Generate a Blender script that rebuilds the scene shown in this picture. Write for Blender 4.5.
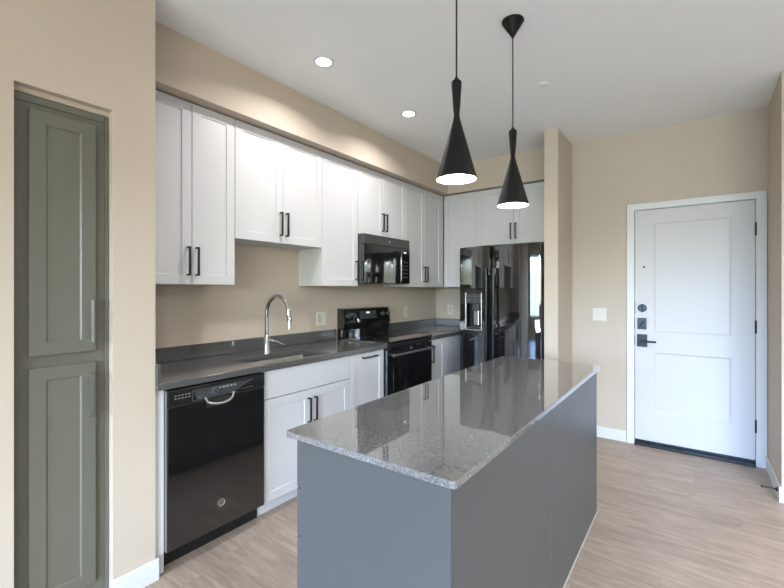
import bpy, bmesh, math, random
from mathutils import Vector, Matrix

for o in list(bpy.data.objects):
    bpy.data.objects.remove(o, do_unlink=True)
S = bpy.context.scene
COL = S.collection
PI = math.pi

# ------------------------------------------------------------------ camera
cam_d = bpy.data.cameras.new('camera')
cam = bpy.data.objects.new('camera', cam_d)
COL.objects.link(cam)
cam.location = (0, 0, 1.351)
cam.rotation_euler = (PI / 2, 0, math.radians(36.2))
cam_d.sensor_width = 36.0
cam_d.lens = 414.4 / 784 * 36.0
cam_d.shift_y = -4.0 / 784
cam_d.clip_start = 0.03
S.camera = cam

# ------------------------------------------------------------------ view
S.view_settings.view_transform = 'Standard'
S.view_settings.look = 'None'
S.view_settings.gamma = 1.0
S.view_settings.use_curve_mapping = False
S.view_settings.exposure = 0.6

# ------------------------------------------------------------------ sky outside the windows
W = bpy.data.worlds.new('sky')
S.world = W
W.use_nodes = True
nt = W.node_tree
nt.nodes.clear()
tc = nt.nodes.new('ShaderNodeTexCoord')
sep = nt.nodes.new('ShaderNodeSeparateXYZ')
mr = nt.nodes.new('ShaderNodeMapRange')
mr.inputs['From Min'].default_value = -1
mr.inputs['From Max'].default_value = 1
ramp = nt.nodes.new('ShaderNodeValToRGB')
els = ramp.color_ramp.elements
els[0].position = 0.0
els[0].color = (.24, .22, .20, 1)
els[1].position = 1.0
els[1].color = (.30, .50, .85, 1)
for p, c in ((.46, (.20, .20, .15, 1)), (.52, (.24, .26, .20, 1)), (.545, (.72, .83, .95, 1)), (.68, (.48, .68, .96, 1))):
    e = els.new(p)
    e.color = c
bg = nt.nodes.new('ShaderNodeBackground')
bg.inputs['Strength'].default_value = 43.0
wo = nt.nodes.new('ShaderNodeOutputWorld')
nt.links.new(tc.outputs['Generated'], sep.inputs[0])
nt.links.new(sep.outputs['Z'], mr.inputs['Value'])
nt.links.new(mr.outputs[0], ramp.inputs[0])
# the sky is bluer on one side of the building and warmer on the other
mxr = nt.nodes.new('ShaderNodeMapRange')
mxr.inputs['From Min'].default_value = -.1
mxr.inputs['From Max'].default_value = .75
tint = nt.nodes.new('ShaderNodeMix')
tint.data_type = 'RGBA'
tint.inputs[6].default_value = (.68, .86, 1.20, 1)
tint.inputs[7].default_value = (1.05, .95, .82, 1)
mul = nt.nodes.new('ShaderNodeMix')
mul.data_type = 'RGBA'
mul.blend_type = 'MULTIPLY'
mul.inputs[0].default_value = 1.0
nt.links.new(sep.outputs['X'], mxr.inputs['Value'])
nt.links.new(mxr.outputs[0], tint.inputs[0])
nt.links.new(ramp.outputs[0], mul.inputs[6])
nt.links.new(tint.outputs[2], mul.inputs[7])
nt.links.new(mul.outputs[2], bg.inputs['Color'])
nt.links.new(bg.outputs[0], wo.inputs['Surface'])


def portal(name, loc, rot, sx, sy):
    d = bpy.data.lights.new(name, 'AREA')
    d.shape = 'RECTANGLE'
    d.size = sx
    d.size_y = sy
    d.cycles.is_portal = True
    o = bpy.data.objects.new(name, d)
    COL.objects.link(o)
    o.location = loc
    o.rotation_euler = rot
    return o


REAR = -5.2          # rear wall of the living area
EAST = 6.5           # far side wall of the living area
WIN1 = (-1.75, -0.05, .55, 2.35)      # x0 x1 z0 z1 on the rear wall
WIN2 = (0.5, 5.2, .85, 2.45)
WIN3 = (-4.2, -3.0, .9, 2.3)         # y0 y1 z0 z1 on the east wall, unseen and added for daylight
portal('daylight_portal', ((WIN1[0] + WIN1[1]) / 2, REAR - .13, (WIN1[2] + WIN1[3]) / 2), (PI / 2, 0, 0), 1.7, 1.8)
portal('daylight_portal', ((WIN2[0] + WIN2[1]) / 2, REAR - .13, (WIN2[2] + WIN2[3]) / 2), (PI / 2, 0, 0), 4.7, 1.6)
portal('daylight_portal', (EAST + .13, (WIN3[0] + WIN3[1]) / 2, (WIN3[2] + WIN3[3]) / 2), (PI / 2, 0, PI / 2), 1.2, 1.4)

LAMP_W = 7.0        # each recessed lamp
FILL_W = 13.0      # each unseen lamp added over the living area for more light
PEND_W = 3.0         # each pendant


# ------------------------------------------------------------------ materials
def lin(r, g, b):
    f = lambda c: c / 12.92 if c <= .04045 else ((c + .055) / 1.055) ** 2.4
    return (f(r / 255), f(g / 255), f(b / 255), 1)


def mat(name, col, rough=.5, metal=0.0, spec=.5, bump=None, coat=0.0, var=None, aniso=0.0, coat_ior=1.5):
    """principled material; bump=(scale,strength); var=(scale,amount) slow colour variation"""
    m = bpy.data.materials.new(name)
    m.use_nodes = True
    t = m.node_tree
    b = t.nodes['Principled BSDF']
    b.inputs['Base Color'].default_value = col
    b.inputs['Roughness'].default_value = rough
    b.inputs['Metallic'].default_value = metal
    b.inputs['Specular IOR Level'].default_value = spec
    b.inputs['Coat Weight'].default_value = coat
    b.inputs['Coat IOR'].default_value = coat_ior
    b.inputs['Anisotropic'].default_value = aniso
    c = t.nodes.new('ShaderNodeTexCoord')
    n = t.nodes.new('ShaderNodeTexNoise')
    n.inputs['Scale'].default_value = (var or (3.0, 0))[0]
    t.links.new(c.outputs['Object'], n.inputs['Vector'])
    a = var[1] if var else .02
    mx = t.nodes.new('ShaderNodeMix')
    mx.data_type = 'RGBA'
    mx.inputs[6].default_value = tuple(x * (1 - a) for x in col[:3]) + (1,)
    mx.inputs[7].default_value = tuple(min(1, x * (1 + a)) for x in col[:3]) + (1,)
    t.links.new(n.outputs['Fac'], mx.inputs[0])
    t.links.new(mx.outputs[2], b.inputs['Base Color'])
    if bump:
        n2 = t.nodes.new('ShaderNodeTexNoise')
        n2.inputs['Scale'].default_value = bump[0]
        n2.inputs['Detail'].default_value = 3
        t.links.new(c.outputs['Object'], n2.inputs['Vector'])
        bp = t.nodes.new('ShaderNodeBump')
        bp.inputs['Strength'].default_value = bump[1]
        bp.inputs['Distance'].default_value = .002
        t.links.new(n2.outputs['Fac'], bp.inputs['Height'])
        t.links.new(bp.outputs[0], b.inputs['Normal'])
    return m


def emit(name, col, strength):
    m = bpy.data.materials.new(name)
    m.use_nodes = True
    b = m.node_tree.nodes['Principled BSDF']
    b.inputs['Base Color'].default_value = (.9, .9, .9, 1)
    b.inputs['Emission Color'].default_value = col
    b.inputs['Emission Strength'].default_value = strength
    return m


def quartz(name, dark, light, rough, ior, coat):
    m = bpy.data.materials.new(name)
    m.use_nodes = True
    t = m.node_tree
    b = t.nodes['Principled BSDF']
    b.inputs['Roughness'].default_value = rough
    b.inputs['IOR'].default_value = ior
    b.inputs['Coat Weight'].default_value = coat
    b.inputs['Coat IOR'].default_value = 1.6
    b.inputs['Coat Roughness'].default_value = rough
    c = t.nodes.new('ShaderNodeTexCoord')
    v = t.nodes.new('ShaderNodeTexVoronoi')
    v.inputs['Scale'].default_value = 360
    n = t.nodes.new('ShaderNodeTexNoise')
    n.inputs['Scale'].default_value = 150
    n.inputs['Detail'].default_value = 4
    for x in (v, n):
        t.links.new(c.outputs['Object'], x.inputs['Vector'])
    sp = t.nodes.new('ShaderNodeSeparateColor')
    t.links.new(v.outputs['Color'], sp.inputs[0])
    add = t.nodes.new('ShaderNodeMath')
    add.operation = 'MULTIPLY_ADD'
    add.inputs[1].default_value = .5
    t.links.new(sp.outputs[0], add.inputs[0])
    h = t.nodes.new('ShaderNodeMath')
    h.operation = 'MULTIPLY'
    h.inputs[1].default_value = .5
    t.links.new(n.outputs['Fac'], h.inputs[0])
    t.links.new(h.outputs[0], add.inputs[2])
    r = t.nodes.new('ShaderNodeValToRGB')
    r.color_ramp.elements[0].position = .2
    r.color_ramp.elements[0].color = dark
    r.color_ramp.elements[1].position = .85
    r.color_ramp.elements[1].color = light
    t.links.new(add.outputs[0], r.inputs[0])
    t.links.new(r.outputs[0], b.inputs['Base Color'])
    return m


def plank_floor():
    m = bpy.data.materials.new('plank_floor')
    m.use_nodes = True
    t = m.node_tree
    b = t.nodes['Principled BSDF']
    b.inputs['Roughness'].default_value = .42
    b.inputs['Specular IOR Level'].default_value = .4
    c = t.nodes.new('ShaderNodeTexCoord')
    def math_(op, x, y=None):
        q = t.nodes.new('ShaderNodeMath')
        q.operation = op
        for i, w in enumerate((x, y)):
            if w is None:
                continue
            if isinstance(w, (int, float)):
                q.inputs[i].default_value = w
            else:
                t.links.new(w, q.inputs[i])
        return q.outputs[0]
    sx = t.nodes.new('ShaderNodeSeparateXYZ')
    t.links.new(c.outputs['Object'], sx.inputs[0])
    yr = math_('DIVIDE', sx.outputs['Y'], .178)
    row = math_('FLOOR', yr)
    wn = t.nodes.new('ShaderNodeTexWhiteNoise')
    wn.noise_dimensions = '1D'
    t.links.new(row, wn.inputs['W'])
    xr = math_('ADD', math_('DIVIDE', sx.outputs['X'], 1.22), wn.outputs['Value'])
    cmb = t.nodes.new('ShaderNodeCombineXYZ')
    t.links.new(row, cmb.inputs[0])
    t.links.new(math_('FLOOR', xr), cmb.inputs[1])
    pid = t.nodes.new('ShaderNodeTexWhiteNoise')
    pid.noise_dimensions = '2D'
    t.links.new(cmb.outputs[0], pid.inputs['Vector'])
    seam = math_('MAXIMUM', math_('LESS_THAN', math_('FRACT', yr), .008), math_('LESS_THAN', math_('FRACT', xr), .0014))
    seam = math_('MULTIPLY', seam, .45)
    # per plank offset of the grain
    sc = t.nodes.new('ShaderNodeVectorMath')
    sc.operation = 'SCALE'
    sc.inputs['Scale'].default_value = 7.3
    t.links.new(pid.outputs['Color'], sc.inputs[0])
    ad = t.nodes.new('ShaderNodeVectorMath')
    ad.operation = 'ADD'
    t.links.new(c.outputs['Object'], ad.inputs[0])
    t.links.new(sc.outputs[0], ad.inputs[1])
    mp = t.nodes.new('ShaderNodeMapping')
    mp.inputs['Scale'].default_value = (2.4, 19, 1)
    t.links.new(ad.outputs[0], mp.inputs['Vector'])
    n = t.nodes.new('ShaderNodeTexNoise')
    n.inputs['Scale'].default_value = 1.6
    n.inputs['Detail'].default_value = 7
    n.inputs['Roughness'].default_value = .72
    n.inputs['Distortion'].default_value = .5
    t.links.new(mp.outputs[0], n.inputs['Vector'])
    r = t.nodes.new('ShaderNodeValToRGB')
    r.color_ramp.elements[0].position = .28
    r.color_ramp.elements[0].color = FLOOR_D
    r.color_ramp.elements[1].position = .72
    r.color_ramp.elements[1].color = FLOOR_L
    t.links.new(n.outputs['Fac'], r.inputs[0])
    # plank to plank tone
    hs = t.nodes.new('ShaderNodeHueSaturation')
    mrr = t.nodes.new('ShaderNodeMapRange')
    mrr.inputs['To Min'].default_value = .93
    mrr.inputs['To Max'].default_value = 1.06
    t.links.new(pid.outputs['Value'], mrr.inputs['Value'])
    t.links.new(mrr.outputs[0], hs.inputs['Value'])
    t.links.new(r.outputs[0], hs.inputs['Color'])
    mx = t.nodes.new('ShaderNodeMix')
    mx.data_type = 'RGBA'
    mx.inputs[7].default_value = tuple(x * .62 for x in FLOOR_D[:3]) + (1,)
    t.links.new(seam, mx.inputs[0])
    t.links.new(hs.outputs[0], mx.inputs[6])
    t.links.new(mx.outputs[2], b.inputs['Base Color'])
    bp = t.nodes.new('ShaderNodeBump')
    bp.inputs['Strength'].default_value = .12
    bp.inputs['Distance'].default_value = .001
    t.links.new(n.outputs['Fac'], bp.inputs['Height'])
    t.links.new(bp.outputs[0], b.inputs['Normal'])
    return m


def glass():
    m = bpy.data.materials.new('window_glass')
    m.use_nodes = True
    t = m.node_tree
    t.nodes.clear()
    o = t.nodes.new('ShaderNodeOutputMaterial')
    mx = t.nodes.new('ShaderNodeMixShader')
    tr = t.nodes.new('ShaderNodeBsdfTransparent')
    tr.inputs[0].default_value = (.96, .98, .98, 1)
    gl = t.nodes.new('ShaderNodeBsdfGlossy')
    gl.inputs['Roughness'].default_value = .02
    fr = t.nodes.new('ShaderNodeFresnel')
    fr.inputs['IOR'].default_value = 1.3
    t.links.new(fr.outputs[0], mx.inputs[0])
    t.links.new(tr.outputs[0], mx.inputs[1])
    t.links.new(gl.outputs[0], mx.inputs[2])
    t.links.new(mx.outputs[0], o.inputs['Surface'])
    return m


FLOOR_D = lin(138, 121, 107)
FLOOR_L = lin(182, 165, 149)
M = {}
M['wall'] = mat('beige_wall_paint', lin(193, 180, 165), .75, spec=.25, bump=(140, .10))
M['ceiling'] = mat('ceiling_paint', lin(242, 243, 240), .85, spec=.2, bump=(90, .12))
M['trim'] = mat('white_trim_paint', lin(212, 212, 211), .4)
M['cab'] = mat('white_cabinet_lacquer', lin(203, 203, 205), .38)
M['cab_in'] = mat('white_cabinet_box', lin(206, 206, 204), .5)
M['grey'] = mat('grey_cabinet_lacquer', lin(76, 78, 79), .36, bump=(60, .03))
M['pantry'] = mat('pantry_grey_lacquer', lin(104, 103, 92), .36, bump=(60, .03))
M['black'] = mat('black_metal', (.012, .012, .013, 1), .38, metal=.3)
M['shade'] = mat('pendant_black', (.007, .007, .007, 1), .55, spec=.2)
M['shade_in'] = mat('pendant_white_lining', lin(240, 236, 228), .5)
M['gloss'] = mat('black_gloss_enamel', (.008, .008, .009, 1), .05, spec=.9, coat=.8)
M['glossd'] = mat('black_appliance_door', (.006, .006, .0065, 1), .10, spec=.9, coat=1.0)
M['blackglass'] = mat('black_ceramic_glass', (.006, .006, .007, 1), .05, spec=.9, coat=.8)
M['fridge'] = mat('black_refrigerator_enamel', (.008, .008, .009, 1), .04, spec=.9, coat=.6, coat_ior=1.6)
M['blackplastic'] = mat('black_plastic', (.010, .010, .0105, 1), .38, spec=.4)
M['handle'] = mat('black_handle_enamel', (.008, .008, .009, 1), .22)
M['door'] = mat('white_door_paint', lin(196, 194, 194), .42)
M['darkgrey'] = mat('dark_grey_plastic', (.055, .055, .058, 1), .3)
M['slate'] = mat('grey_gloss_panel', (.09, .09, .092, 1), .2, metal=.4)
M['steel'] = mat('brushed_steel', (.50, .50, .50, 1), .28, metal=1.0, bump=(200, .03))
M['sinksteel'] = mat('sink_steel', (.16, .15, .135, 1), .45, metal=.8, bump=(160, .03))
M['chrome'] = mat('chrome', (.62, .62, .62, 1), .09, metal=1.0)
M['nickel'] = mat('satin_nickel', (.62, .61, .59, 1), .3, metal=1.0)
M['plate'] = mat('white_plate_plastic', lin(212, 207, 196), .35)
M['plated'] = mat('ivory_socket_plastic', lin(192, 187, 176), .4)
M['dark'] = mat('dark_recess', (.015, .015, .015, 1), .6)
M['bronze'] = mat('dark_bronze_hardware', (.03, .035, .042, 1), .35, metal=.6)
M['mark'] = mat('pale_print', (.30, .31, .32, 1), .4)
M['quartz'] = quartz('grey_quartz', lin(48, 48, 48), lin(106, 106, 106), .13, 1.5, .25)
M['quartz_i'] = quartz('grey_quartz_island', lin(66, 67, 68), lin(140, 141, 142), .035, 1.75, 1.0)
M['floor'] = plank_floor()
M['glass'] = glass()
M['lamp'] = emit('lamp_lens', (1, .95, .87, 1), 9)
M['bulb'] = emit('pendant_bulb', (1, .93, .82, 1), 14)
M['display'] = emit('clock_display', (.55, .8, 1, 1), .7)

# ------------------------------------------------------------------ mesh helpers
ORIG = {}


def obj(name, bm, m, parent=None, origin=None, smooth=False, bevel=0.0):
    """link ONE mesh object; the bmesh is in world coordinates"""
    o0 = ORIG[parent.name] if parent else Vector(origin or (0, 0, 0))
    bmesh.ops.recalc_face_normals(bm, faces=bm.faces)
    bmesh.ops.translate(bm, verts=bm.verts, vec=-o0)
    if smooth:
        for f in bm.faces:
            f.smooth = True
    me = bpy.data.meshes.new(name)
    bm.to_mesh(me)
    bm.free()
    ms = m if isinstance(m, (list, tuple)) else [m]
    for x in ms:
        me.materials.append(M[x])
    o = bpy.data.objects.new(name, me)
    COL.objects.link(o)
    if parent:
        o.parent = parent
    else:
        o.location = o0
    ORIG[o.name] = o0
    if bevel:
        md = o.modifiers.new('bevel', 'BEVEL')
        md.width = bevel
        md.segments = 2
        md.limit_method = 'ANGLE'
        md.angle_limit = math.radians(50)
    if smooth:
        try:
            md = o.modifiers.new('edges', 'EDGE_SPLIT')
            md.split_angle = math.radians(42)
        except Exception:
            pass
    return o


def tag(o, label, cat, group=None):
    o['label'] = label
    o['category'] = cat
    if group:
        o['group'] = group
    return o


def thing(name, loc, label, cat, group=None):
    o = bpy.data.objects.new(name, None)
    o.empty_display_size = .1
    COL.objects.link(o)
    o.location = loc
    ORIG[o.name] = Vector(loc)
    return tag(o, label, cat, group)


def struct(o):
    o['kind'] = 'structure'
    return o


def B(*boxes):
    """boxes (x0,x1,y0,y1,z0,z1)"""
    bm = bmesh.new()
    for b in boxes:
        add_box(bm, *b)
    return bm


def add_box(bm, x0, x1, y0, y1, z0, z1):
    v = [bm.verts.new((x, y, z)) for x in (x0, x1) for y in (y0, y1) for z in (z0, z1)]
    for q in ((0, 1, 3, 2), (4, 6, 7, 5), (0, 4, 5, 1), (2, 3, 7, 6), (0, 2, 6, 4), (1, 5, 7, 3)):
        bm.faces.new([v[i] for i in q])


def grid_solid(us, vs, skip, fn, d0, d1):
    """solid sheet of cells (us x vs) minus the skipped cells; fn(u,v,d)->point"""
    bm = bmesh.new()
    V = {}

    def g(i, j, d):
        k = (i, j, d)
        if k not in V:
            V[k] = bm.verts.new(fn(us[i], vs[j], d))
        return V[k]
    nu, nv = len(us) - 1, len(vs) - 1
    has = lambda i, j: 0 <= i < nu and 0 <= j < nv and (i, j) not in skip
    for i in range(nu):
        for j in range(nv):
            if not has(i, j):
                continue
            for d in (d0, d1):
                bm.faces.new([g(i, j, d), g(i + 1, j, d), g(i + 1, j + 1, d), g(i, j + 1, d)])
            for (di, dj, a, b) in ((-1, 0, (i, j), (i, j + 1)), (1, 0, (i + 1, j), (i + 1, j + 1)),
                                   (0, -1, (i, j), (i + 1, j)), (0, 1, (i, j + 1), (i + 1, j + 1))):
                if not has(i + di, j + dj):
                    bm.faces.new([g(*a, d0), g(*b, d0), g(*b, d1), g(*a, d1)])
    return bm


FX = lambda x: (lambda u, d, z: Vector((x + d, u, z)))        # faces +X : u is world y
FXN = lambda x: (lambda u, d, z: Vector((x - d, u, z)))       # faces -X
FY = lambda y: (lambda u, d, z: Vector((u, y - d, z)))        # faces -Y : u is world x


def fbox(bm, fr, u0, u1, d0, d1, z0, z1):
    ps = [fr(u, d, z) for u in (u0, u1) for d in (d0, d1) for z in (z0, z1)]
    v = [bm.verts.new(p) for p in ps]
    for q in ((0, 1, 3, 2), (4, 6, 7, 5), (0, 4, 5, 1), (2, 3, 7, 6), (0, 2, 6, 4), (1, 5, 7, 3)):
        bm.faces.new([v[i] for i in q])


def shaker(fr, u0, u1, z0, z1, t=.02, rail=.055, dep=.0055, panels=None, ch=.0018, slope=.0025):
    """slab front with recessed flat panel(s); the back sits at d=0, the face at d=t"""
    bm = bmesh.new()
    panels = panels or [(u0 + rail, u1 - rail, z0 + rail, z1 - rail)]
    us = sorted({u0 + ch, u1 - ch} | {p[0] for p in panels} | {p[1] for p in panels})
    zs = sorted({z0 + ch, z1 - ch} | {p[2] for p in panels} | {p[3] for p in panels})
    V = {}

    def g(u, d, z):
        k = (round(u, 6), round(d, 6), round(z, 6))
        if k not in V:
            V[k] = bm.verts.new(fr(u, d, z))
        return V[k]
    for i in range(len(us) - 1):
        for j in range(len(zs) - 1):
            a, b, c, d = us[i], us[i + 1], zs[j], zs[j + 1]
            inp = any(a >= p[0] - 1e-6 and b <= p[1] + 1e-6 and c >= p[2] - 1e-6 and d <= p[3] + 1e-6 for p in panels)
            if not inp:
                bm.faces.new([g(a, t, c), g(b, t, c), g(b, t, d), g(a, t, d)])
    for p in panels:
        o = [(p[0], p[2]), (p[1], p[2]), (p[1], p[3]), (p[0], p[3])]
        s = slope
        n = [(p[0] + s, p[2] + s), (p[1] - s, p[2] + s), (p[1] - s, p[3] - s), (p[0] + s, p[3] - s)]
        for k in range(4):
            k2 = (k + 1) % 4
            bm.faces.new([g(o[k][0], t, o[k][1]), g(o[k2][0], t, o[k2][1]), g(n[k2][0], t - dep, n[k2][1]), g(n[k][0], t - dep, n[k][1])])
        bm.faces.new([g(x, t - dep, z) for x, z in n])
    # chamfered rim, sides and back
    of = [(u0 + ch, z0 + ch), (u1 - ch, z0 + ch), (u1 - ch, z1 - ch), (u0 + ch, z1 - ch)]
    ob = [(u0, z0), (u1, z0), (u1, z1), (u0, z1)]
    for k in range(4):
        k2 = (k + 1) % 4
        # the front rim may be subdivided: fan it
        pts = [of[k], of[k2]]
        if k in (0, 2):
            mid = [(u, of[k][1]) for u in us if min(of[k][0], of[k2][0]) + 1e-6 < u < max(of[k][0], of[k2][0]) - 1e-6]
            mid.sort(reverse=(k == 2))
        else:
            mid = [(of[k][0], z) for z in zs if min(of[k][1], of[k2][1]) + 1e-6 < z < max(of[k][1], of[k2][1]) - 1e-6]
            mid.sort(key=lambda q: q[1], reverse=(k == 3))
        line = [of[k]] + mid + [of[k2]]
        bm.faces.new([g(x, t, z) for x, z in line] + [g(ob[k2][0], t - ch, ob[k2][1]), g(ob[k][0], t - ch, ob[k][1])])
        bm.faces.new([g(ob[k][0], t - ch, ob[k][1]), g(ob[k2][0], t - ch, ob[k2][1]), g(ob[k2][0], 0, ob[k2][1]), g(ob[k][0], 0, ob[k][1])])
    bm.faces.new([g(x, 0, z) for x, z in ob])
    return bm


def slab_front(fr, u0, u1, z0, z1, t=.02):
    bm = bmesh.new()
    fbox(bm, fr, u0, u1, 0, t, z0, z1)
    return bm


def bar_pull(fr, u, z, L, vertical=True, d=.02, s=.010, out=.032):
    bm = bmesh.new()
    h = s / 2
    if vertical:
        fbox(bm, fr, u - h, u + h, d + out - s, d + out, z - L / 2, z + L / 2)
        for e in (-1, 1):
            c = z + e * (L / 2 - h)
            fbox(bm, fr, u - h, u + h, d, d + out - s, c - h, c + h)
    else:
        fbox(bm, fr, u - L / 2, u + L / 2, d + out - s, d + out, z - h, z + h)
        for e in (-1, 1):
            c = u + e * (L / 2 - h)
            fbox(bm, fr, c - h, c + h, d, d + out - s, z - h, z + h)
    return bm


def add_tube(bm, pts, r, n=12, caps=True):
    pts = [Vector(p) for p in pts]
    rs = r if isinstance(r, (list, tuple)) else [r] * len(pts)
    rings = []
    up = None
    for i, p in enumerate(pts):
        t = (pts[min(i + 1, len(pts) - 1)] - pts[max(i - 1, 0)]).normalized()
        if up is None:
            up = Vector((0, 0, 1)) if abs(t.z) < .9 else Vector((1, 0, 0))
        a = t.cross(up).normalized()
        b = a.cross(t).normalized()
        up = b
        rings.append([bm.verts.new(p + (a * math.cos(2 * PI * k / n) + b * math.sin(2 * PI * k / n)) * rs[i]) for k in range(n)])
    for i in range(len(rings) - 1):
        for k in range(n):
            bm.faces.new([rings[i][k], rings[i][(k + 1) % n], rings[i + 1][(k + 1) % n], rings[i + 1][k]])
    if caps:
        bm.faces.new(rings[0][::-1])
        bm.faces.new(rings[-1])
    return bm


def tube(pts, r, n=12):
    return add_tube(bmesh.new(), pts, r, n)


def lathe(prof, c, n=40, axis='z', closed=False):
    """revolve (r, h) about an axis through c"""
    bm = bmesh.new()
    c = Vector(c)
    rings = []
    for r, h in prof:
        ring = []
        if r < 1e-6:
            rings.append([bm.verts.new(c + axv(axis, 0, 0, h))])
            continue
        for k in range(n):
            a = 2 * PI * k / n
            ring.append(bm.verts.new(c + axv(axis, r * math.cos(a), r * math.sin(a), h)))
        rings.append(ring)
    pairs = list(range(len(rings) - 1))
    for i in pairs:
        A, Bq = rings[i], rings[i + 1]
        for k in range(n):
            k2 = (k + 1) % n
            if len(A) == 1 and len(Bq) == 1:
                continue
            if len(A) == 1:
                bm.faces.new([A[0], Bq[k], Bq[k2]])
            elif len(Bq) == 1:
                bm.faces.new([A[k], A[k2], Bq[0]])
            else:
                bm.faces.new([A[k], A[k2], Bq[k2], Bq[k]])
    if closed:
        A, Bq = rings[-1], rings[0]
        for k in range(n):
            k2 = (k + 1) % n
            bm.faces.new([A[k], A[k2], Bq[k2], Bq[k]])
    return bm


def axv(axis, a, b, h):
    return Vector((a, b, h)) if axis == 'z' else Vector((h, a, b)) if axis == 'x' else Vector((a, h, b))


def prism(poly, z0, z1):
    bm = bmesh.new()
    lo = [bm.verts.new((x, y, z0)) for x, y in poly]
    hi = [bm.verts.new((x, y, z1)) for x, y in poly]
    n = len(poly)
    for k in range(n):
        bm.faces.new([lo[k], lo[(k + 1) % n], hi[(k + 1) % n], hi[k]])
    bm.faces.new(lo[::-1])
    bm.faces.new(hi)
    return bm


def ruled(profile, y0, y1):
    """extrude an (x,z) polygon along y"""
    bm = bmesh.new()
    a = [bm.verts.new((x, y0, z)) for x, z in profile]
    b = [bm.verts.new((x, y1, z)) for x, z in profile]
    n = len(profile)
    for k in range(n):
        bm.faces.new([a[k], a[(k + 1) % n], b[(k + 1) % n], b[k]])
    bm.faces.new(a[::-1])
    bm.faces.new(b)
    return bm


def rrect(x0, x1, y0, y1, r, n=6):
    pts = []
    for cx, cy, a0 in ((x1 - r, y1 - r, 0), (x0 + r, y1 - r, 90), (x0 + r, y0 + r, 180), (x1 - r, y0 + r, 270)):
        for k in range(n + 1):
            a = math.radians(a0 + 90 * k / n)
            pts.append((cx + r * math.cos(a), cy + r * math.sin(a)))
    return pts


# ------------------------------------------------------------------ key dimensions
H = 2.74
LX, LY = -2.03, .907          # left wall face, its end
KX = -2.60                    # kitchen wall face
FYW = 4.48                    # wall behind the fridge
DY = 4.206                    # entry wall face
RX, RY = .443, 3.589          # right wall face, its end
NX0, NX1, NY = -1.063, -.948, 3.70
BF = -2.05                    # face of the base fronts
UF = -2.33                    # face of the wall cabinet fronts
T = .02

# ------------------------------------------------------------------ room shell
struct(obj('floor', B((-2.9, EAST + .2, REAR - .2, 4.7, -.1, 0)), 'floor'))
struct(obj('ceiling', B((-2.9, EAST + .2, REAR - .2, 4.7, H, H + .1)), 'ceiling'))
PN = (.41, .732, 2.126)        # pantry niche y0 y1 top
wl = (grid_solid([REAR, PN[0], PN[1], LY], [0, PN[2], H], {(1, 0)},
                                   lambda u, v, d: Vector((d, u, v)), -2.62, LX))
add_box(wl, -2.61, -2.069, PN[0] - .01, PN[1] + .01, 2.106, PN[2] + .01)   # drywall return over the niche
struct(obj('wall_left', wl, 'wall'))
struct(obj('wall_kitchen', B((-2.74, KX, LY, 4.6, 0, H), (-2.74, -2.62, REAR, LY, 0, H)), 'wall'))
struct(obj('wall_far', B((KX, NX0, FYW, 4.6, 0, H)), 'wall'))
struct(obj('wall_partition', B((NX0, NX1, NY, 4.6, 0, H)), 'wall'))
DO = (-.436, .377, 2.052)     # door opening
struct(obj('wall_entry', grid_solid([NX1, DO[0], DO[1], RX], [0, DO[2], H], {(1, 0)},
                                    lambda u, v, d: Vector((u, d, v)), DY, DY + .12), 'wall'))
struct(obj('wall_right', B((RX, RX + .12, RY, 4.6, 0, H), (RX + .12, EAST, RY, RY + .12, 0, H)), 'wall'))
struct(obj('wall_rear', grid_solid([LX, WIN1[0], WIN1[1], WIN2[0], WIN2[1], EAST], [0, WIN1[2], WIN2[2], WIN1[3], WIN2[3], H],
                                   {(1, 1), (1, 2), (3, 2), (3, 3)}, lambda u, v, d: Vector((u, d, v)), REAR - .12, REAR), 'wall'))
struct(obj('wall_east', grid_solid([REAR - .12, WIN3[0], WIN3[1], RY + .12], [0, WIN3[2], WIN3[3], H], {(1, 1)},
                                   lambda u, v, d: Vector((d, u, v)), EAST, EAST + .12), 'wall'))
# dropped soffit over the wall cabinets
SZ = 2.432
SXF, SYF = -2.248, 4.135
struct(obj('ceiling_soffit', grid_solid([KX, SXF, NX0], [LY, SYF, FYW], {(1, 0)},
                                        lambda u, v, d: Vector((u, v, d)), SZ, H), 'wall'))


def window(name, axis, a0, a1, z0, z1, at, sgn, nm):
    """frame, mullions and glass in a wall opening"""
    pt = (lambda u, v, d: Vector((u, at + sgn * d, v))) if axis == 'y' else (lambda u, v, d: Vector((at + sgn * d, u, v)))
    f = .05
    us = [a0]
    zs = [z0, z0 + f, z1 - f, z1]
    w = (a1 - a0 - f) / nm
    skip = set()
    for k in range(nm):
        us += [a0 + k * w + f, a0 + (k + 1) * w]
        skip.add((1 + 2 * k, 1))
    us.append(a1)
    fr = struct(obj(name, grid_solid(us, zs, skip, pt, .03, .09), 'trim'))
    for k in range(nm):
        obj('pane', grid_solid([us[1 + 2 * k] - .005, us[2 + 2 * k] + .005], [z0 + f - .005, z1 - f + .005], set(), pt, .058, .062), 'glass', fr)
    return fr


window('window_1', 'y', *WIN1, REAR, -1, 2)
window('window_2', 'y', *WIN2, REAR, -1, 3)
window('added_window_3', 'x', *WIN3, EAST, 1, 2)  # unseen window added to bring daylight onto the floor

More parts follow.
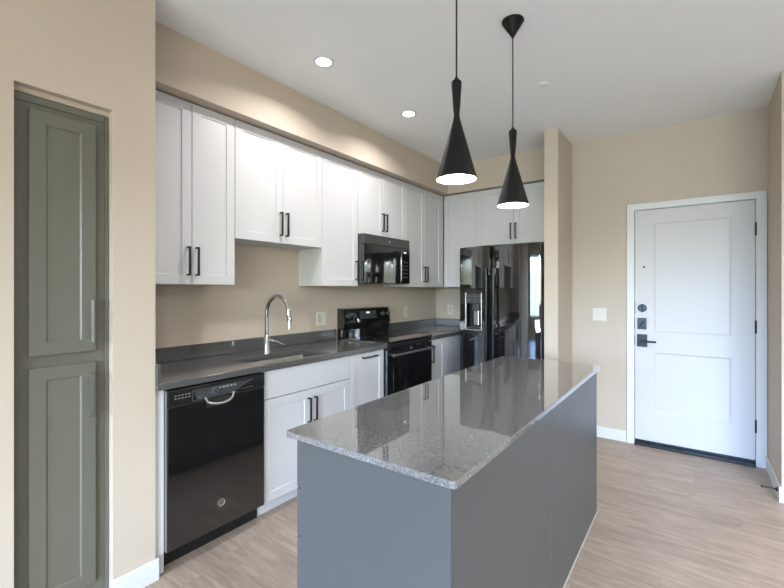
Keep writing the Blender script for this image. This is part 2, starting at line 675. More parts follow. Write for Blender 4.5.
# baseboards
bh, bt = .10, .013
struct(obj('baseboard_left', B((LX, LX + bt, REAR, PN[0], 0, bh), (LX, LX + bt, PN[1], LY + bt, 0, bh)), 'trim', bevel=.003))
struct(obj('baseboard_entry', B((NX1 + bt, DO[0] - .058, DY - bt, DY, 0, bh)), 'trim', bevel=.003))
struct(obj('baseboard_partition', B((NX0, NX1 + bt, NY - bt, NY, 0, bh), (NX1, NX1 + bt, NY, DY, 0, bh)), 'trim', bevel=.003))
struct(obj('baseboard_right', B((RX - bt, RX, RY - bt, DY - .018, 0, bh), (RX, EAST, RY - bt, RY, 0, bh)), 'trim', bevel=.003))
struct(obj('baseboard_rear', B((LX + bt, EAST, REAR, REAR + bt, 0, bh)), 'trim'))
struct(obj('baseboard_east', B((EAST - bt, EAST, REAR + bt, RY - bt, 0, bh)), 'trim'))

# ------------------------------------------------------------------ entry door
cas = struct(obj('trim_1', grid_solid([DO[0] - .054, DO[0] + .004, DO[1] - .003, RX - .006], [0, DO[2] - .004, 2.104], {(1, 0)},
                                      lambda u, v, d: Vector((u, d, v)), DY - .016, DY), 'trim', bevel=.003))
F = FY(DY + .04)
dx0, dx1, dz0, dz1 = -.4285, .3715, .047, 2.044
door = struct(obj('door_1', shaker(F, dx0, dx1, dz0, dz1, t=.044, dep=.007, slope=.012,
                                   panels=[(-.287, .229, .99, 1.925), (-.287, .229, .30, .815)]), 'door'))
obj('door_frame', B((DO[0], dx0 - .003, DY + .006, DY + .12, 0, DO[2]), (dx1 + .003, DO[1], DY + .006, DY + .12, 0, DO[2]),
                    (dx0 - .003, dx1 + .003, DY + .006, DY + .12, dz1 + .003, DO[2])), 'trim', door)
obj('light_block', B((DO[0], DO[1], DY + .085, DY + .12, 0, DO[2])), 'dark', door)  # unseen dark sheet added to stop sky light leaking round the door
obj('threshold', B((dx0, dx1, DY - .03, DY + .084, 0, .028), (dx0, dx1, DY - .008, DY + .03, .028, .046)), 'bronze', door, bevel=.003)
for z in (1.818, 1.068, .31):
    bm = bmesh.new()
    add_tube(bm, [(dx1 + .0035, DY - .010, z - .05), (dx1 + .0035, DY - .010, z + .05)], .0075)
    add_box(bm, dx1 - .003, dx1 + .010, DY - .008, DY + .002, z - .048, z + .048)
    obj('hinge', bm, 'bronze', door)
yf = DY - .004
lk = obj('deadbolt', lathe([(0, 0), (.034, 0), (.034, -.010), (.028, -.016), (0, -.016)], (-.373, yf, 1.194), 28, 'y'), 'bronze', door, smooth=True)
obj('thumb_turn', B((-.379, -.367, yf - .034, yf - .014, 1.176, 1.212)), 'bronze', lk, bevel=.003)
kp = obj('latch_cover', B((-.408, -.342, yf - .014, yf, 1.010, 1.108)), 'bronze', door, bevel=.004)
obj('latch_slide', tube([(-.388, yf - .018, 1.04), (-.362, yf - .018, 1.08)], .005), 'bronze', kp)
ho = obj('handle_plate', B((-.411, -.335, yf - .014, yf, .858, .966)), 'bronze', door, bevel=.004)
bm = tube([(-.373, yf - .012, .912), (-.373, yf - .045, .912)], .012)
add_tube(bm, [(-.378, yf - .048, .910), (-.32, yf - .05, .908), (-.268, yf - .05, .908)], [.010, .009, .008])
obj('lever', bm, 'bronze', ho, smooth=True)
for z, hh in ((1.194, .05), (1.06, .05), (.912, .04)):
    obj('strike_plate', B((dx0 - .010, dx0 + .001, yf - .001, yf + .006, z - hh, z + hh)), 'bronze', door)
obj('peephole', lathe([(0, 0), (.009, 0), (.009, -.004), (.005, -.005), (0, -.003)], (-.36, yf, 1.551), 16, 'y'), 'bronze', door, smooth=True)

# ------------------------------------------------------------------ cabinets
PULL = .165


def add_door(parent, fr, u0, u1, z0, z1, hu=None, hz=None, vert=True, m='cab', hm='black', rail=.055, name='door', L=PULL, slope=.0025):
    d = obj(name, shaker(fr, u0, u1, z0, z1, rail=rail, slope=slope), m, parent)
    if hu is not None:
        obj('handle', bar_pull(fr, hu, hz, L, vert), hm, d)
    return d


def wall_cab(label, fr, u0, u1, z0, z1, nd, hside, back, filler=None):
    """wall-hung cabinet; fr has d=0 at the carcass front"""
    c = fr((u0 + u1) / 2, 0, z0)
    t = thing('wall_cabinet', c, label, 'cabinet', 'white wall cabinets')
    bm = bmesh.new()
    fbox(bm, fr, u0 + .001, (filler or u1) - .001, -back, -.001, z0 + .001, z1 - .008)
    obj('carcass', bm, 'cab_in', t)
    g = .0015
    hz = z0 + .05 + PULL / 2
    if nd == 2:
        mid = (u0 + u1) / 2
        add_door(t, fr, u0 + g, mid - g, z0, z1 - .008, mid - .026, hz)
        add_door(t, fr, mid + g, u1 - g, z0, z1 - .008, mid + .026, hz)
    else:
        hu = None if hside is None else (u1 - .03 if hside > 0 else u0 + .03)
        add_door(t, fr, u0 + g, u1 - g, z0, z1 - .008, hu, hz)
    if filler:
        bm = bmesh.new()
        fbox(bm, fr, u1 + g, filler - g, 0, T - .002, z0, z1 - .008)
        obj('filler_strip', bm, 'cab', t)
    return t


UFR = FX(UF - T)
UB = UF - T - KX - .001
UT = SZ - .001
wall_cab('white two-door wall cabinet next to the beige wall end, left of the sink', UFR, .965, 1.516, 1.383, UT, 2, 0, UB)
wall_cab('short white two-door wall cabinet hung higher above the sink', UFR, 1.517, 2.267, 1.676, UT, 2, 0, UB)
wall_cab('narrow white one-door wall cabinet just left of the microwave', UFR, 2.268, 2.690, 1.383, UT, 1, 1, UB)
wall_cab('short white two-door wall cabinet directly above the microwave', UFR, 2.691, 3.414, 1.838, UT, 2, 0, UB)
wall_cab('white two-door wall cabinet in the corner right of the microwave', UFR, 3.415, 4.13, 1.383, UT, 2, 0, UB, filler=4.183)
FC = 4.185
FFR = FY(FC + T)
wall_cab('white handleless wall cabinet in the corner left of the refrigerator top', FFR, -2.325, -1.931, 1.385, UT, 1, None, FYW - FC - T - .001)
wall_cab('short white two-door cabinet directly above the black refrigerator', FFR, -1.930, -1.092, 1.828, UT, 2, 0, FYW - FC - T - .001, filler=NX0 - .002)

BFR = FX(BF - T)
BB = BF - T - KX - .001
BT = .879


def base_box(name, label, u0, u1, cat='cabinet'):
    t = thing(name, (BF - T - .25, (u0 + u1) / 2, 0), label, cat, 'white base cabinets')
    return t


# end filler left of the dishwasher
o = obj('filler_panel', B((KX + .3, BF - .002, LY + .002, .9545, .0, BT)), 'cab', origin=(BF - .1, .937, 0))
tag(o, 'narrow white filler panel between the beige wall end and the dishwasher', 'panel')
# sink cabinet
t = base_box('sink_cabinet', 'white two-door base cabinet with plain top panel under the steel sink', 1.515, 2.278)
obj('carcass', B((KX + .001, BF - T - .001, 1.516, 1.519, .085, .872), (KX + .001, BF - T - .001, 2.259, 2.277, .085, BT),
                 (KX + .001, BF - T - .001, 1.519, 2.259, .085, .105), (KX + .001, KX + .015, 1.519, 2.259, .105, BT)), 'cab_in', t)
obj('toe_kick', B((BF - .075, BF - .06, 1.516, 2.277, 0, .085)), 'cab', t)
obj('drawer_front', slab_front(BFR, 1.5165, 2.2765, .702, .868), 'cab', t, bevel=.0015)
mid = 1.897
add_door(t, BFR, 1.5165, mid - .0015, .085, .697, mid - .027, .563)
add_door(t, BFR, mid + .0015, 2.2765, .085, .697, mid + .027, .563)
# pull-out cabinet
t = base_box('pullout_cabinet', 'narrow white base cabinet with horizontal black pull, left of the range', 2.279, 2.688)
obj('carcass', B((KX + .001, BF - T - .001, 2.279, 2.687, .085, BT)), 'cab_in', t)
obj('toe_kick', B((BF - .075, BF - .06, 2.279, 2.687, 0, .085)), 'cab', t)
add_door(t, BFR, 2.2805, 2.6865, .085, .868, 2.497, .834, vert=False)
# corner cabinet
t = base_box('corner_cabinet', 'white base cabinet with vertical black pull between range and refrigerator', 3.413, 3.93)
obj('carcass', B((KX + .001, BF - T - .001, 3.414, FYW - .002, .085, BT)), 'cab_in', t)
obj('toe_kick', B((BF - .075, BF - .06, 3.414, FYW - .002, 0, .085)), 'cab', t)
add_door(t, BFR, 3.4155, 3.712, .085, .868, 3.447, .735)
obj('filler_strip', slab_front(BFR, 3.715, FYW - .002, .085, .868, .019), 'cab', t)

# ------------------------------------------------------------------ countertops
CZ0, CZ = .880, .914
CF = -2.012
SK = (-2.345, -2.047, 1.512, 2.08)      # sink cut-out
t = thing('countertop', ((KX + CF) / 2, 1.8, CZ0), 'speckled grey stone counter with the sink cut into it, left of the range', 'countertop')
obj('slab', grid_solid([KX + .001, SK[0], SK[1], CF], [LY + .002, SK[2], SK[3], 2.687], {(1, 1)},
                       lambda u, v, d: Vector((u, v, d)), CZ0, CZ), 'quartz', t, bevel=.003)
obj('backsplash', B((KX + .001, KX + .02, LY + .02, 2.687, CZ + .0005, 1.003)), 'quartz', t, bevel=.002)
obj('side_splash', B((KX + .001, CF - .004, LY + .002, LY + .019, CZ + .0005, 1.003)), 'quartz', t, bevel=.002)
t = thing('countertop', ((KX + CF) / 2, 3.9, CZ0), 'short speckled grey stone counter in the corner between range and refrigerator', 'countertop')
obj('slab', B((KX + .001, CF, 3.413, FYW - .002, CZ0, CZ)), 'quartz', t, bevel=.003)
obj('backsplash', B((KX + .001, KX + .02, 3.413, FYW - .021, CZ + .0005, 1.003), (KX + .001, CF, FYW - .02, FYW - .002, CZ + .0005, 1.003)), 'quartz', t, bevel=.002)

# ------------------------------------------------------------------ sink and faucet
sx0, sx1, sy0, sy1 = SK
t = thing('sink', ((sx0 + sx1) / 2, (sy0 + sy1) / 2, .69), 'undermount brushed steel sink basin set in the grey counter', 'sink')
bm = bmesh.new()
rings = []
for (a, b, c, e, r_, z) in ((-.003, .003, -.003, .003, .02, .8785), (.008, -.033, .010, -.008, .025, .8765),
                             (.012, -.036, .014, -.012, .025, .72), (.037, -.06, .04, -.037, .03, .695)):
    rings.append([bm.verts.new((x, y, z)) for x, y in rrect(sx0 + a, sx1 + b, sy0 + c, sy1 + e, r_, 5)])
for i in range(3):
    n = len(rings[0])
    for k in range(n):
        bm.faces.new([rings[i][k], rings[i][(k + 1) % n], rings[i + 1][(k + 1) % n], rings[i + 1][k]])
bm.faces.new(rings[3])
o = obj('basin', bm, 'sinksteel', t, smooth=True)
md = o.modifiers.new('thick', 'SOLIDIFY')
md.thickness = .0015
md.offset = 0
obj('drain', lathe([(0, .004), (.018, .003), (.03, .006), (.042, .004), (.044, 0)], ((sx0 + sx1) / 2, (sy0 + sy1) / 2, .6965), 24), 'chrome', t, smooth=True)

fx, fy = -2.392, 1.80
t = thing('faucet', (fx, fy, CZ), 'tall chrome gooseneck faucet standing behind the sink', 'faucet')
obj('base', lathe([(0, 0), (.027, 0), (.027, .006), (.022, .012), (.020, .02), (.020, .12), (.016, .128), (0, .128)], (fx, fy, CZ + .0005), 24), 'chrome', t, smooth=True)
pts = [(fx, fy, CZ + .12), (fx, fy, 1.05), (fx, fy, 1.14)]
R_ = .114
for k in range(1, 15):
    a = PI - PI * 0.93 * k / 14
    pts.append((fx + R_ + R_ * math.cos(a), fy + .004 * k / 14, 1.186 + R_ * math.sin(a) * 1.08))
e = Vector(pts[-1])
pts.append(tuple(e + Vector((.004, 0, -.03))))
obj('spout', tube(pts, .0138, 16), 'chrome', t, smooth=True)
e = Vector(pts[-1])
obj('spray_head', tube([e, e + Vector((.002, 0, -.005)), e + Vector((.005, 0, -.05)), e + Vector((.007, 0, -.085)), e + Vector((.0072, 0, -.088))], [.0140, .0165, .017, .0195, .017], 16), 'chrome', t, smooth=True)
bm = tube([(fx, fy + .012, .995), (fx, fy + .045, .998)], .012)
add_tube(bm, [(fx, fy + .04, .998), (fx + .03, fy + .06, .990), (fx + .085, fy + .085, .968)], [.010, .008, .006])
obj('lever', bm, 'chrome', t, smooth=True)

# ------------------------------------------------------------------ dishwasher
y0, y1 = .958, 1.513
t = thing('dishwasher', (BF - .2, (y0 + y1) / 2, 0), 'black built-in dishwasher with pocket handle beside the sink cabinet', 'dishwasher')
obj('tub', B((KX + .05, BF - .03, y0 + .003, y1 - .003, .09, .868)), 'blackplastic', t)
DF = -2.028
dr = obj('door', B((BF - .029, DF, y0 + .002, y1 - .002, .098, .789)), 'glossd', t, bevel=.004)
obj('edge_strip', B((BF - .02, DF - .004, y0 - .0005, y0 + .0015, .098, .868)), 'steel', t)
cp = obj('control_panel', B((BF - .029, DF + .004, y0 + .002, y1 - .002, .791, .868)), 'blackplastic', t, bevel=.004)
# lighter angular console insert
bm = bmesh.new()
q = [(1.085, .852), (1.44, .852), (1.30, .800), (1.105, .800)]
a = [bm.verts.new((DF + .004, y, z)) for y, z in q]
b = [bm.verts.new((DF + .007, y, z)) for y, z in q]
for k in range(4):
    bm.faces.new([a[k], a[(k + 1) % 4], b[(k + 1) % 4], b[k]])
bm.faces.new(b)
bm.faces.new(a[::-1])
obj('console', bm, 'slate', cp)
obj('trim_highlight', B((DF + .004, DF + .0062, 1.078, 1.083, .797, .853), (DF + .004, DF + .0062, 1.083, 1.335, .795, .799), (DF + .004, DF + .0062, 1.335, 1.43, .806, .809)), 'nickel', cp)  # pale strips stand in for the highlight along the panel trim
for i in range(5):
    for j in range(2):
        yy, zz = .992 + i * .017, .822 + j * .014
        obj('button', B((DF + .004, DF + .0055, yy, yy + .009, zz, zz + .004)), 'mark', cp)
for i in range(5):
    yy = 1.22 + i * .022
    obj('button', B((DF + .007, DF + .009, yy, yy + .013, .835, .842)), 'mark', cp)
obj('knob', lathe([(0, .012), (.018, .012), (.021, .008), (.021, 0)], (DF + .0045, 1.20, .828), 24, 'x'), 'darkgrey', cp, smooth=True)
# chrome cup handle
hp = []
for k in range(13):
    s = k / 12
    hp.append((DF + .006 + .022 * math.sin(PI * s), 1.145 + .165 * s, .802 - .042 * (math.sin(PI * s) ** .3)))
obj('handle', tube(hp, .006, 10), 'steel', dr, smooth=True)
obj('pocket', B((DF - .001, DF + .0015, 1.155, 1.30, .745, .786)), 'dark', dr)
obj('badge', lathe([(0, 0), (.021, 0), (.021, .003), (.0185, .0035), (.0175, .002), (0, .002)], (DF, 1.238, .227), 28, 'x'), 'nickel', dr, smooth=True)


def script(x, y, z, r):
    bm = bmesh.new()
    for s in (-1, 1):
        p = []
        for k in range(15):
            a = 2 * PI * k / 14
            p.append((x, y + s * r * .38 + r * .30 * math.cos(a), z + r * .5 * math.sin(a + s * .5)))
        add_tube(bm, p, r * .07, 6)
    return bm


obj('monogram', script(DF + .0035, 1.238, .227, .017), 'blackplastic', dr)
obj('toe_panel', B((BF - .075, BF - .05, y0 + .001, y1 - .001, 0, .094)), 'blackplastic', t)

# ------------------------------------------------------------------ range
y0, y1 = 2.692, 3.408
t = thing('range', (-2.3, (y0 + y1) / 2, 0), 'black freestanding electric range with smooth glass cooktop', 'stove')
RF = -2.055
obj('body', B((KX + .03, RF - .002, y0, y1, .03, .902)), 'gloss', t)
obj('cooktop', B((KX + .075, -2.022, y0 - .0005, y1 + .0005, .9025, .926)), 'blackglass', t, bevel=.005)
for k, (cx, cy, r) in enumerate(((-2.18, 2.87, .10), (-2.18, 3.22, .075), (-2.42, 2.87, .075), (-2.42, 3.22, .10))):
    obj('burner_ring', lathe([(r, 0), (r, .0004), (r - .003, .0004), (r - .003, 0)], (cx, cy, .9262), 40), 'darkgrey', t)
obj('trim_strip', B((RF - .01, -2.028, y0, y1, .872, .9015)), 'blackplastic', t, bevel=.003)
od = obj('oven_door', B((RF - .001, -2.022, y0 + .002, y1 - .002, .215, .866)), 'gloss', t, bevel=.005)
obj('oven_window', B((-2.0225, -2.0195, y0 + .09, y1 - .09, .36, .72)), 'blackglass', od, bevel=.001)
bm = tube([(-1.975, y0 + .03, .815), (-1.975, y1 - .03, .815)], .012, 14)
for yy in (y0 + .06, y1 - .06):
    add_tube(bm, [(-2.022, yy, .815), (-1.975, yy, .815)], .010)
obj('handle', bm, 'slate', od, smooth=True)
obj('badge', lathe([(0, 0), (.012, 0), (.012, .002), (0, .002)], (-2.022, (y0 + y1) / 2, .845), 20, 'x'), 'nickel', od, smooth=True)
obj('drawer', B((RF - .001, -2.024, y0 + .002, y1 - .002, .045, .208)), 'gloss', t, bevel=.005)
bg_ = obj('backguard', ruled([(KX + .005, .903), (KX + .073, .903), (KX + .073, .99), (KX + .088, 1.03), (KX + .093, 1.05), (KX + .066, 1.178), (KX + .04, 1.185), (KX + .005, 1.185)], y0 + .02, y1 - .012), 'gloss', t, bevel=.004)


def on_panel(z):
    """x of the tilted console face at height z"""
    return KX + .093 + (z - 1.05) * (-.027 / .128)


for yy, zz in ((y0 + .085, 1.118), (y0 + .165, 1.118), (y1 - .125, 1.118), (y1 - .045, 1.118)):
    kx = on_panel(zz)
    kn = obj('knob', lathe([(0, .024), (.016, .024), (.019, .020), (.021, .004), (.024, .003), (.024, 0)], (kx, yy, zz), 24, 'x'), 'darkgrey', t, smooth=True)
    obj('pointer', B((kx + .02, kx + .027, yy - .003, yy + .003, zz - .017, zz + .017)), 'slate', kn)
bm = bmesh.new()
za, zb = 1.082, 1.155
q = [(on_panel(za), za), (on_panel(zb), zb), (on_panel(zb) + .0015, zb), (on_panel(za) + .0015, za)]
obj('control_display', ruled(q, y0 + .245, y1 - .225), 'darkgrey', bg_)
obj('clock', ruled([(on_panel(1.13) + .0015, 1.13), (on_panel(1.145) + .0015, 1.145), (on_panel(1.145) + .003, 1.145), (on_panel(1.13) + .003, 1.13)], y0 + .345, y0 + .39), 'display', bg_)
for i in range(6):
    for j in range(2):
        yy, zz = y0 + .265 + i * .036, 1.092 + j * .016
        if j and i in (2, 3):
            continue
        obj('button', ruled([(on_panel(zz) + .001, zz), (on_panel(zz + .005) + .001, zz + .005), (on_panel(zz + .005) + .0028, zz + .005), (on_panel(zz) + .0028, zz)], yy, yy + .016), 'slate', bg_)

# ------------------------------------------------------------------ microwave
y0, y1 = 2.698, 3.392
z0, z1 = 1.408, 1.834
MF = -2.268
t = thing('microwave', (-2.43, (y0 + y1) / 2, z0), 'black over-the-range microwave hung under the white cabinet', 'microwave')
obj('body', B((KX + .003, MF - .032, y0, y1, z0, z1)), 'slate', t, bevel=.003)
obj('vent_panel', B((MF - .031, MF, y0, y1, z1 - .085, z1)), 'slate', t, bevel=.003)
yc = y1 - .155
md_ = obj('door', B((MF - .031, MF + .002, y0, yc - .002, z0 + .004, z1 - .088)), 'gloss', t, bevel=.004)
obj('door_window', B((MF + .0022, MF + .0042, y0 + .055, yc - .075, z0 + .06, z1 - .135)), 'blackglass', md_, bevel=.001)
bm = tube([(MF + .034, yc - .035, z0 + .03), (MF + .034, yc - .035, z1 - .11)], .009, 12)
for z in (z0 + .05, z1 - .13):
    add_tube(bm, [(MF + .002, yc - .035, z), (MF + .034, yc - .035, z)], .007)
obj('handle', bm, 'gloss', md_, smooth=True)
cp = obj('control_panel', B((MF - .031, MF + .002, yc, y1, z0 + .004, z1 - .088)), 'blackglass', t, bevel=.003)
obj('clock', B((MF + .002, MF + .004, yc + .05, yc + .09, z1 - .130, z1 - .118)), 'display', cp)
for i in range(3):
    for j in range(5):
        yy, zz = yc + .03 + i * .035, z0 + .06 + j * .036
        obj('button', B((MF + .002, MF + .0036, yy, yy + .022, zz, zz + .012)), 'darkgrey', cp)
obj('badge', lathe([(0, 0), (.012, 0), (.012, .002), (0, .002)], (MF, 3.06, z1 - .042), 20, 'x'), 'nickel', t, smooth=True)
obj('vent_slot', B((MF - .0, MF + .001, y0 + .03, y1 - .03, z1 - .012, z1 - .008)), 'dark', t)

# ------------------------------------------------------------------ refrigerator
fx0, fx1, fm = -1.886, -1.072, -1.548
t = thing('refrigerator', ((fx0 + fx1) / 2, 4.05, 0), 'glossy black side-by-side refrigerator in the alcove beside the partition wall', 'refrigerator')
obj('body', B((fx0 + .004, fx1 - .004, 3.775, 4.45, .03, 1.755)), 'blackplastic', t, bevel=.004)
obj('base_grille', B((fx0 + .01, fx1 - .01, 3.735, 3.774, .0, .07)), 'blackplastic', t)
obj('hinge_cover', B((fx0 + .02, fx0 + .12, 3.76, 3.86, 1.756, 1.775)), 'blackplastic', t, bevel=.004)
obj('hinge_cover', B((fx1 - .12, fx1 - .02, 3.76, 3.86, 1.756, 1.775)), 'blackplastic', t, bevel=.004)


def bulge_door(xa, xb, ya, bulge, z0, z1, hole=None):
    """door with softly convex front; hole=(x0,x1,z0,z1) leaves an opening"""
    n = 28
    xs = [xa + (xb - xa) * k / n for k in range(n + 1)]
    w = xb - xa
    prof = []
    for x in xs:
        s = abs(2 * (x - xa) / w - 1)
        prof.append(ya - bulge * (1 - s ** 2) + .016 * max(0, (s - .93) / .07) ** 2)
    yb = 3.774
    zs = [z0, z1]
    if hole:
        zs = [z0, hole[2], hole[3], z1]
    bm = bmesh.new()
    V = {}

    def g(i, j, b):
        k = (i, j, b)
        if k not in V:
            V[k] = bm.verts.new((xs[i], yb if b else prof[i], zs[j]))
        return V[k]
    ih = set()
    if hole:
        ih = {i for i in range(n) if xs[i] >= hole[0] - 1e-4 and xs[i + 1] <= hole[1] + 1e-4}
    for j in range(len(zs) - 1):
        for i in range(n):
            if hole and j == 1 and i in ih:
                continue
            bm.faces.new([g(i, j, 0), g(i + 1, j, 0), g(i + 1, j + 1, 0), g(i, j + 1, 0)])
    for i in range(n):
        for j in range(len(zs) - 1):
            bm.faces.new([g(i, j, 1), g(i + 1, j, 1), g(i + 1, j + 1, 1), g(i, j + 1, 1)])
        bm.faces.new([g(i, 0, 0), g(i + 1, 0, 0), g(i + 1, 0, 1), g(i, 0, 1)])
        e_ = len(zs) - 1
        bm.faces.new([g(i, e_, 0), g(i + 1, e_, 0), g(i + 1, e_, 1), g(i, e_, 1)])
    for i in (0, n):
        for j in range(len(zs) - 1):
            bm.faces.new([g(i, j, 0), g(i, j + 1, 0), g(i, j + 1, 1), g(i, j, 1)])
    hx = (xs[min(ih)], xs[max(ih) + 1]) if hole else None
    return bm, hx


YD = 3.70
bm, hx = bulge_door(fx0, fm - .003, YD, .012, .075, 1.765, (-1.812, -1.635, .975, 1.325))
ld = obj('freezer_door', bm, 'fridge', t, smooth=True)
# dispenser in the freezer door
hx0, hx1 = hx
obj('dispenser_cavity', grid_solid([hx0, hx1], [.975, 1.325], set(), lambda u, v, d: Vector((u, d, v)), 3.765, 3.772), 'blackplastic', ld)
obj('dispenser_frame', B((hx0 - .009, hx0, 3.680, 3.702, .963, 1.326), (hx0, hx1 + .004, 3.680, 3.702, .963, .974),
                        (hx1, hx1 + .004, 3.684, 3.702, .974, 1.326)), 'nickel', ld, bevel=.002)
bm = ruled([(3.702, 1.3265), (3.670, 1.3265), (3.682, 1.345), (3.702, 1.360)], hx0 - .004, hx1 + .004)
for v in bm.verts:
    v.co = Vector((v.co.y, v.co.x, v.co.z))
obj('dispenser_hood', bm, 'blackplastic', ld)
obj('dispenser_keypad', B((hx0 + .006, hx1 - .006, 3.683, 3.70, 1.222, 1.320)), 'slate', ld, bevel=.002)
for i in range(3):
    for j in range(2):
        xx, zz = hx0 + .022 + i * .05, 1.245 + j * .036
        obj('dispenser_key', B((xx, xx + .034, 3.681, 3.684, zz, zz + .018)), 'darkgrey', ld)
obj('dispenser_spout', B((hx0 + .055, hx1 - .035, 3.70, 3.765, 1.150, 1.220)), 'darkgrey', ld, bevel=.006)
obj('dispenser_paddle', B((hx0 + .062, hx1 - .042, 3.725, 3.735, 1.010, 1.160)), 'steel', ld, bevel=.004)
obj('drip_tray', B((hx0 + .006, hx1 - .006, 3.70, 3.764, .982, .992)), 'darkgrey', ld)
bm, _ = bulge_door(fm + .003, fx1, YD, .027, .075, 1.765)
rd = obj('fridge_door', bm, 'fridge', t, smooth=True)
for d, x in ((ld, fm - .034), (rd, fm + .036)):
    za, zb = .42, 1.555
    bm = prism(rrect(x - .013, x + .013, 3.635, 3.659, .008, 4), za, zb)
    for z in (za + .03, zb - .03):
        add_box(bm, x - .011, x + .011, 3.65, YD + .005, z - .03, z + .03)
    obj('handle', bm, 'handle', d, smooth=True)

# ------------------------------------------------------------------ island
IX0, IX1, IY0, IY1 = -1.082, -.462, .886, 2.786
IZ0, IZ = .872, .892
t = thing('island_countertop', ((IX0 + IX1) / 2, (IY0 + IY1) / 2, IZ0), 'polished speckled grey stone top covering the kitchen island', 'countertop')
obj('slab', prism(rrect(IX0, IX1, IY0, IY1, .014, 6), IZ0, IZ), 'quartz_i', t, bevel=.002)
t = thing('kitchen_island', ((IX0 + IX1) / 2, (IY0 + IY1) / 2, 0), 'long grey kitchen island cabinet under the polished stone top', 'island')
px1, py0, py1 = -.484, .905, 2.769
cxf = -1.028
obj('end_panel', B((cxf, px1, py0, py0 + .018, 0, IZ0 - .001)), 'grey', t, bevel=.001)
obj('end_panel', B((cxf, px1, py1 - .018, py1, 0, IZ0 - .001)), 'grey', t, bevel=.001)
obj('back_panel', B((px1 - .018, px1, py0 + .019, 1.7865, .004, IZ0 - .001)), 'grey', t, bevel=.0015)
obj('back_panel', B((px1 - .018, px1, 1.7895, py1 - .019, .004, IZ0 - .001)), 'grey', t, bevel=.0015)
obj('base_bead', B((px1 + .0002, px1 + .0045, py0, py1, 0, .005)), 'plated', t)
obj('carcass', B((cxf, px1 - .02, py0 + .019, py1 - .019, .09, IZ0 - .001)), 'grey', t)
obj('toe_kick', B((cxf + .05, cxf + .065, py0 + .019, py1 - .019, 0, .089)), 'grey', t)
IFR = FXN(cxf - .001)
u0, u1 = py0 + .001, py0 + .46
for (a, b) in ((.712, .866), (.556, .708), (.325, .552), (.092, .321)):
    d = obj('drawer', slab_front(IFR, u0, u1, a, b, .017), 'grey', t, bevel=.0015)
    obj('handle', bar_pull(IFR, (u0 + u1) / 2, (a + b) / 2, PULL, False, .017), 'black', d)
ws = [u1 + .003, u1 + .47, u1 + .937, py1 - .001]
for k in range(3):
    add_door(t, IFR, ws[k], ws[k + 1] - .003, .092, .866, (ws[k + 1] - .035) if k != 1 else ws[k] + .03, .75, m='grey')

# ------------------------------------------------------------------ pantry in the left wall niche
PX = -2.075                      # face of its frame
t = thing('pantry_cabinet', (PX - .2, (PN[0] + PN[1]) / 2, 0), 'tall grey two-door pantry cabinet recessed in the beige wall', 'cabinet')
obj('frame', B((-2.59, PX, PN[0] + .002, PN[1] - .002, 0, 2.103)), 'pantry', t, bevel=.001)
obj('scribe_strip', B((PX + .0005, PX + .006, PN[1] - .016, PN[1] - .002, 0, 2.103)), 'pantry', t)
obj('scribe_strip', B((PX + .0005, PX + .006, PN[0] + .002, PN[1] - .018, 2.076, 2.103)), 'pantry', t)
PFR = FX(PX + .001)
pu0, pu1 = .460, .678
add_door(t, PFR, pu0, pu1, 1.094, 2.05, pu1 - .022, 1.221, m='pantry', hm='nickel', rail=.05, L=.175, slope=.006)
add_door(t, PFR, pu0, pu1, .11, 1.047, pu1 - .022, .912, m='pantry', hm='nickel', rail=.05, L=.175, slope=.006)

# ------------------------------------------------------------------ pendants


def pendant(x, y, label):
    t = thing('pendant_lamp', (x, y, 1.79), label, 'lamp', 'pendant lamps over the island')
    obj('canopy', lathe([(0, 0), (.054, 0), (.056, -.003), (.056, -.006), (.008, -.082), (.005, -.09), (0, -.09)], (x, y, H - .0005), 36), 'shade', t, smooth=True)
    obj('cord', tube([(x, y, H - .085), (x, y, 2.45), (x, y, 2.185)], .0035, 8), 'black', t, smooth=True)
    obj('cord_grip', lathe([(0, .012), (.006, .012), (.009, .004), (.012, 0), (0, 0)], (x, y, 2.178), 20), 'black', t, smooth=True)
    outer = [(.010, .388), (.018, .387), (.0205, .383), (.0205, .378), (.0135, .276), (.0118, .259), (.0125, .247), (.0155, .233), (.0805, .0)]
    inner = [(.078, .0)]
    bm = lathe(outer + inner[:1], (x, y, 1.786), 48)
    obj('shade', bm, 'shade', t, smooth=True)
    obj('lining', lathe([(.0779, .001), (.071, .026), (.022, .204), (0, .210)], (x, y, 1.786), 48), 'shade_in', t, smooth=True)
    bm = lathe([(0, .0), (.020, .002), (.034, .012), (.040, .028), (.037, .046), (.024, .075), (.014, .1), (.0, .1)], (x, y, 1.796), 28)
    obj('bulb', bm, 'bulb', t, smooth=True)
    d = bpy.data.lights.new('pendant_light', 'POINT')
    d.energy = PEND_W
    d.color = (1, .96, .91)
    d.shadow_soft_size = .03
    o = bpy.data.objects.new('pendant_light', d)
    COL.objects.link(o)
    o.location = (x, y, 1.775)


pendant(-.76, 1.469, 'black hourglass pendant lamp nearer the camera, its canopy out of frame')
pendant(-.76, 2.094, 'black hourglass pendant lamp farther from the camera with cone canopy on ceiling')


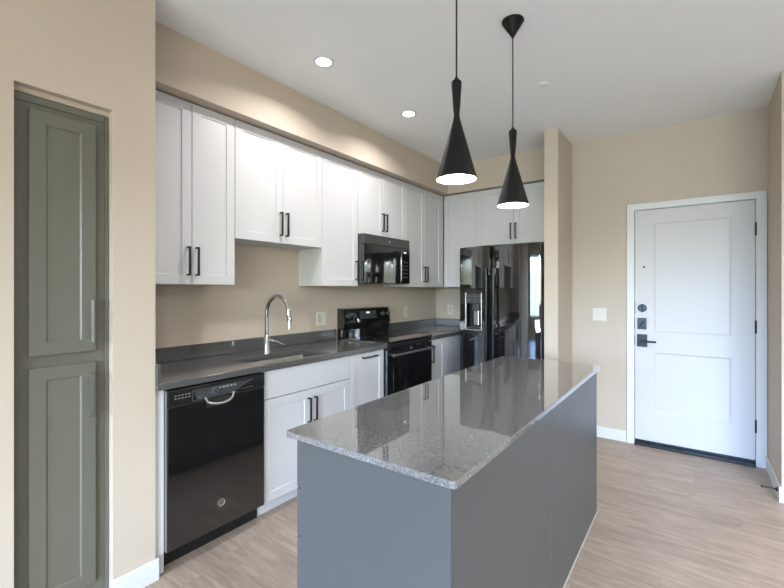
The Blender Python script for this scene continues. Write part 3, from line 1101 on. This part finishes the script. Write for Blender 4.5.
def downlight(x, y, label=None, watt=None):  # without a label: an added lamp out of view
    t = thing('recessed_light', (x, y, H - .004), label or 'added round ceiling light out of view over the living area, brightening the room', 'light',
              'recessed kitchen ceiling lights' if label else 'added living area fill lights')
    obj('trim_ring', lathe([(.046, .0), (.060, -.001), (.062, .004), (.046, .004)], (x, y, H - .0045), 36, closed=True), 'trim', t, smooth=True)
    obj('lens', lathe([(0, 0), (.0455, 0), (.0455, .003), (0, .003)], (x, y, H - .0045), 36), 'lamp', t)
    d = bpy.data.lights.new('downlight', 'AREA')
    d.shape = 'DISK'
    d.size = .09
    d.energy = watt or LAMP_W
    d.color = (1, .965, .955)
    d.spread = math.radians(150)
    o = bpy.data.objects.new('downlight', d)
    COL.objects.link(o)
    o.location = (x, y, H - .008)


downlight(-1.822, 1.787, 'round recessed ceiling light nearer the camera, above the sink side')
downlight(-1.822, 2.711, 'round recessed ceiling light farther from the camera, above the range side')
for x, y in ((-.3, -2.0), (1.6, -1.2), (1.7, 1.6), (3.9, .4), (3.9, -2.4), (.5, -3.4), (.95, 2.2)):  # unseen lamps added to brighten the room and the entry
    downlight(x, y, watt=FILL_W)

# sprinkler cap on the ceiling
o = obj('sprinkler_cap', lathe([(0, -.004), (.030, -.004), (.034, -.001), (.034, 0), (0, 0)], (-.826, 2.858, H - .0005), 28), 'ceiling', origin=(-.826, 2.858, H), smooth=True)
tag(o, 'small round flat sprinkler cover on the ceiling right of the pendants', 'sprinkler')

# ------------------------------------------------------------------ outlets, switch, door stop


def wall_plate(name, label, cat, fr, u, z, w, h, kinds, group=None):
    t = thing(name, fr(u, 0, z), label, cat, group)
    bm = bmesh.new()
    fbox(bm, fr, u - w / 2, u + w / 2, .0005, .006, z - h / 2, z + h / 2)
    obj('plate', bm, 'plate', t, bevel=.002)
    n = len(kinds)
    for k, kind in enumerate(kinds):
        uc = u + (k - (n - 1) / 2) * .046
        bm = bmesh.new()
        fbox(bm, fr, uc - .0165, uc + .0165, .006, .0075, z - .034, z + .034)
        rk = obj('socket' if kind == 'o' else 'rocker', bm, 'plated' if kind == 'o' else 'plate', t, bevel=.001)
        if kind == 'o':
            for zz in (-.019, .019):
                bm = bmesh.new()
                for du in (-.006, .006):
                    fbox(bm, fr, uc + du - .001, uc + du + .001, .0075, .0078, z + zz - .004, z + zz + .005)
                obj('slots', bm, 'dark', rk)
        else:
            bm = bmesh.new()
            fbox(bm, fr, uc - .0135, uc + .0135, .0075, .0095, z + .002, z + .030)
            obj('paddle', bm, 'plate', rk, bevel=.001)
    return t


KFR = FX(KX)
wall_plate('wall_outlet', 'white double-gang outlet plate on beige wall between faucet and range', 'outlet', KFR, 2.517, 1.105, .118, .118, 'os', 'outlets above the counter')
wall_plate('wall_outlet', 'white single outlet plate on beige wall just right of the range', 'outlet', KFR, 3.81, 1.11, .075, .118, 'o', 'outlets above the counter')
wall_plate('wall_outlet', 'white single outlet plate on corner wall beside the refrigerator', 'outlet', FY(FYW), -2.40, 1.113, .075, .118, 'o', 'outlets above the counter')
wall_plate('light_switch', 'white double light switch plate on beige wall left of the entry door', 'switch', FY(DY), -.710, 1.128, .116, .116, 'ss')

t = thing('door_stop', (RX - .05, 3.64, .06), 'dark baseboard door stop sticking out by the entry door', 'doorstop')
xb = RX - bt
obj('base', lathe([(0, -.012), (.008, -.012), (.014, -.004), (.014, -.0005), (0, -.0005)], (xb, 3.64, .06), 20, 'x'), 'bronze', t, smooth=True)
obj('rod', tube([(xb - .010, 3.64, .06), (xb - .07, 3.64, .06)], .0045, 10), 'bronze', t, smooth=True)
obj('tip', tube([(xb - .069, 3.64, .06), (xb - .082, 3.64, .06)], .007, 12), 'blackplastic', t, smooth=True)
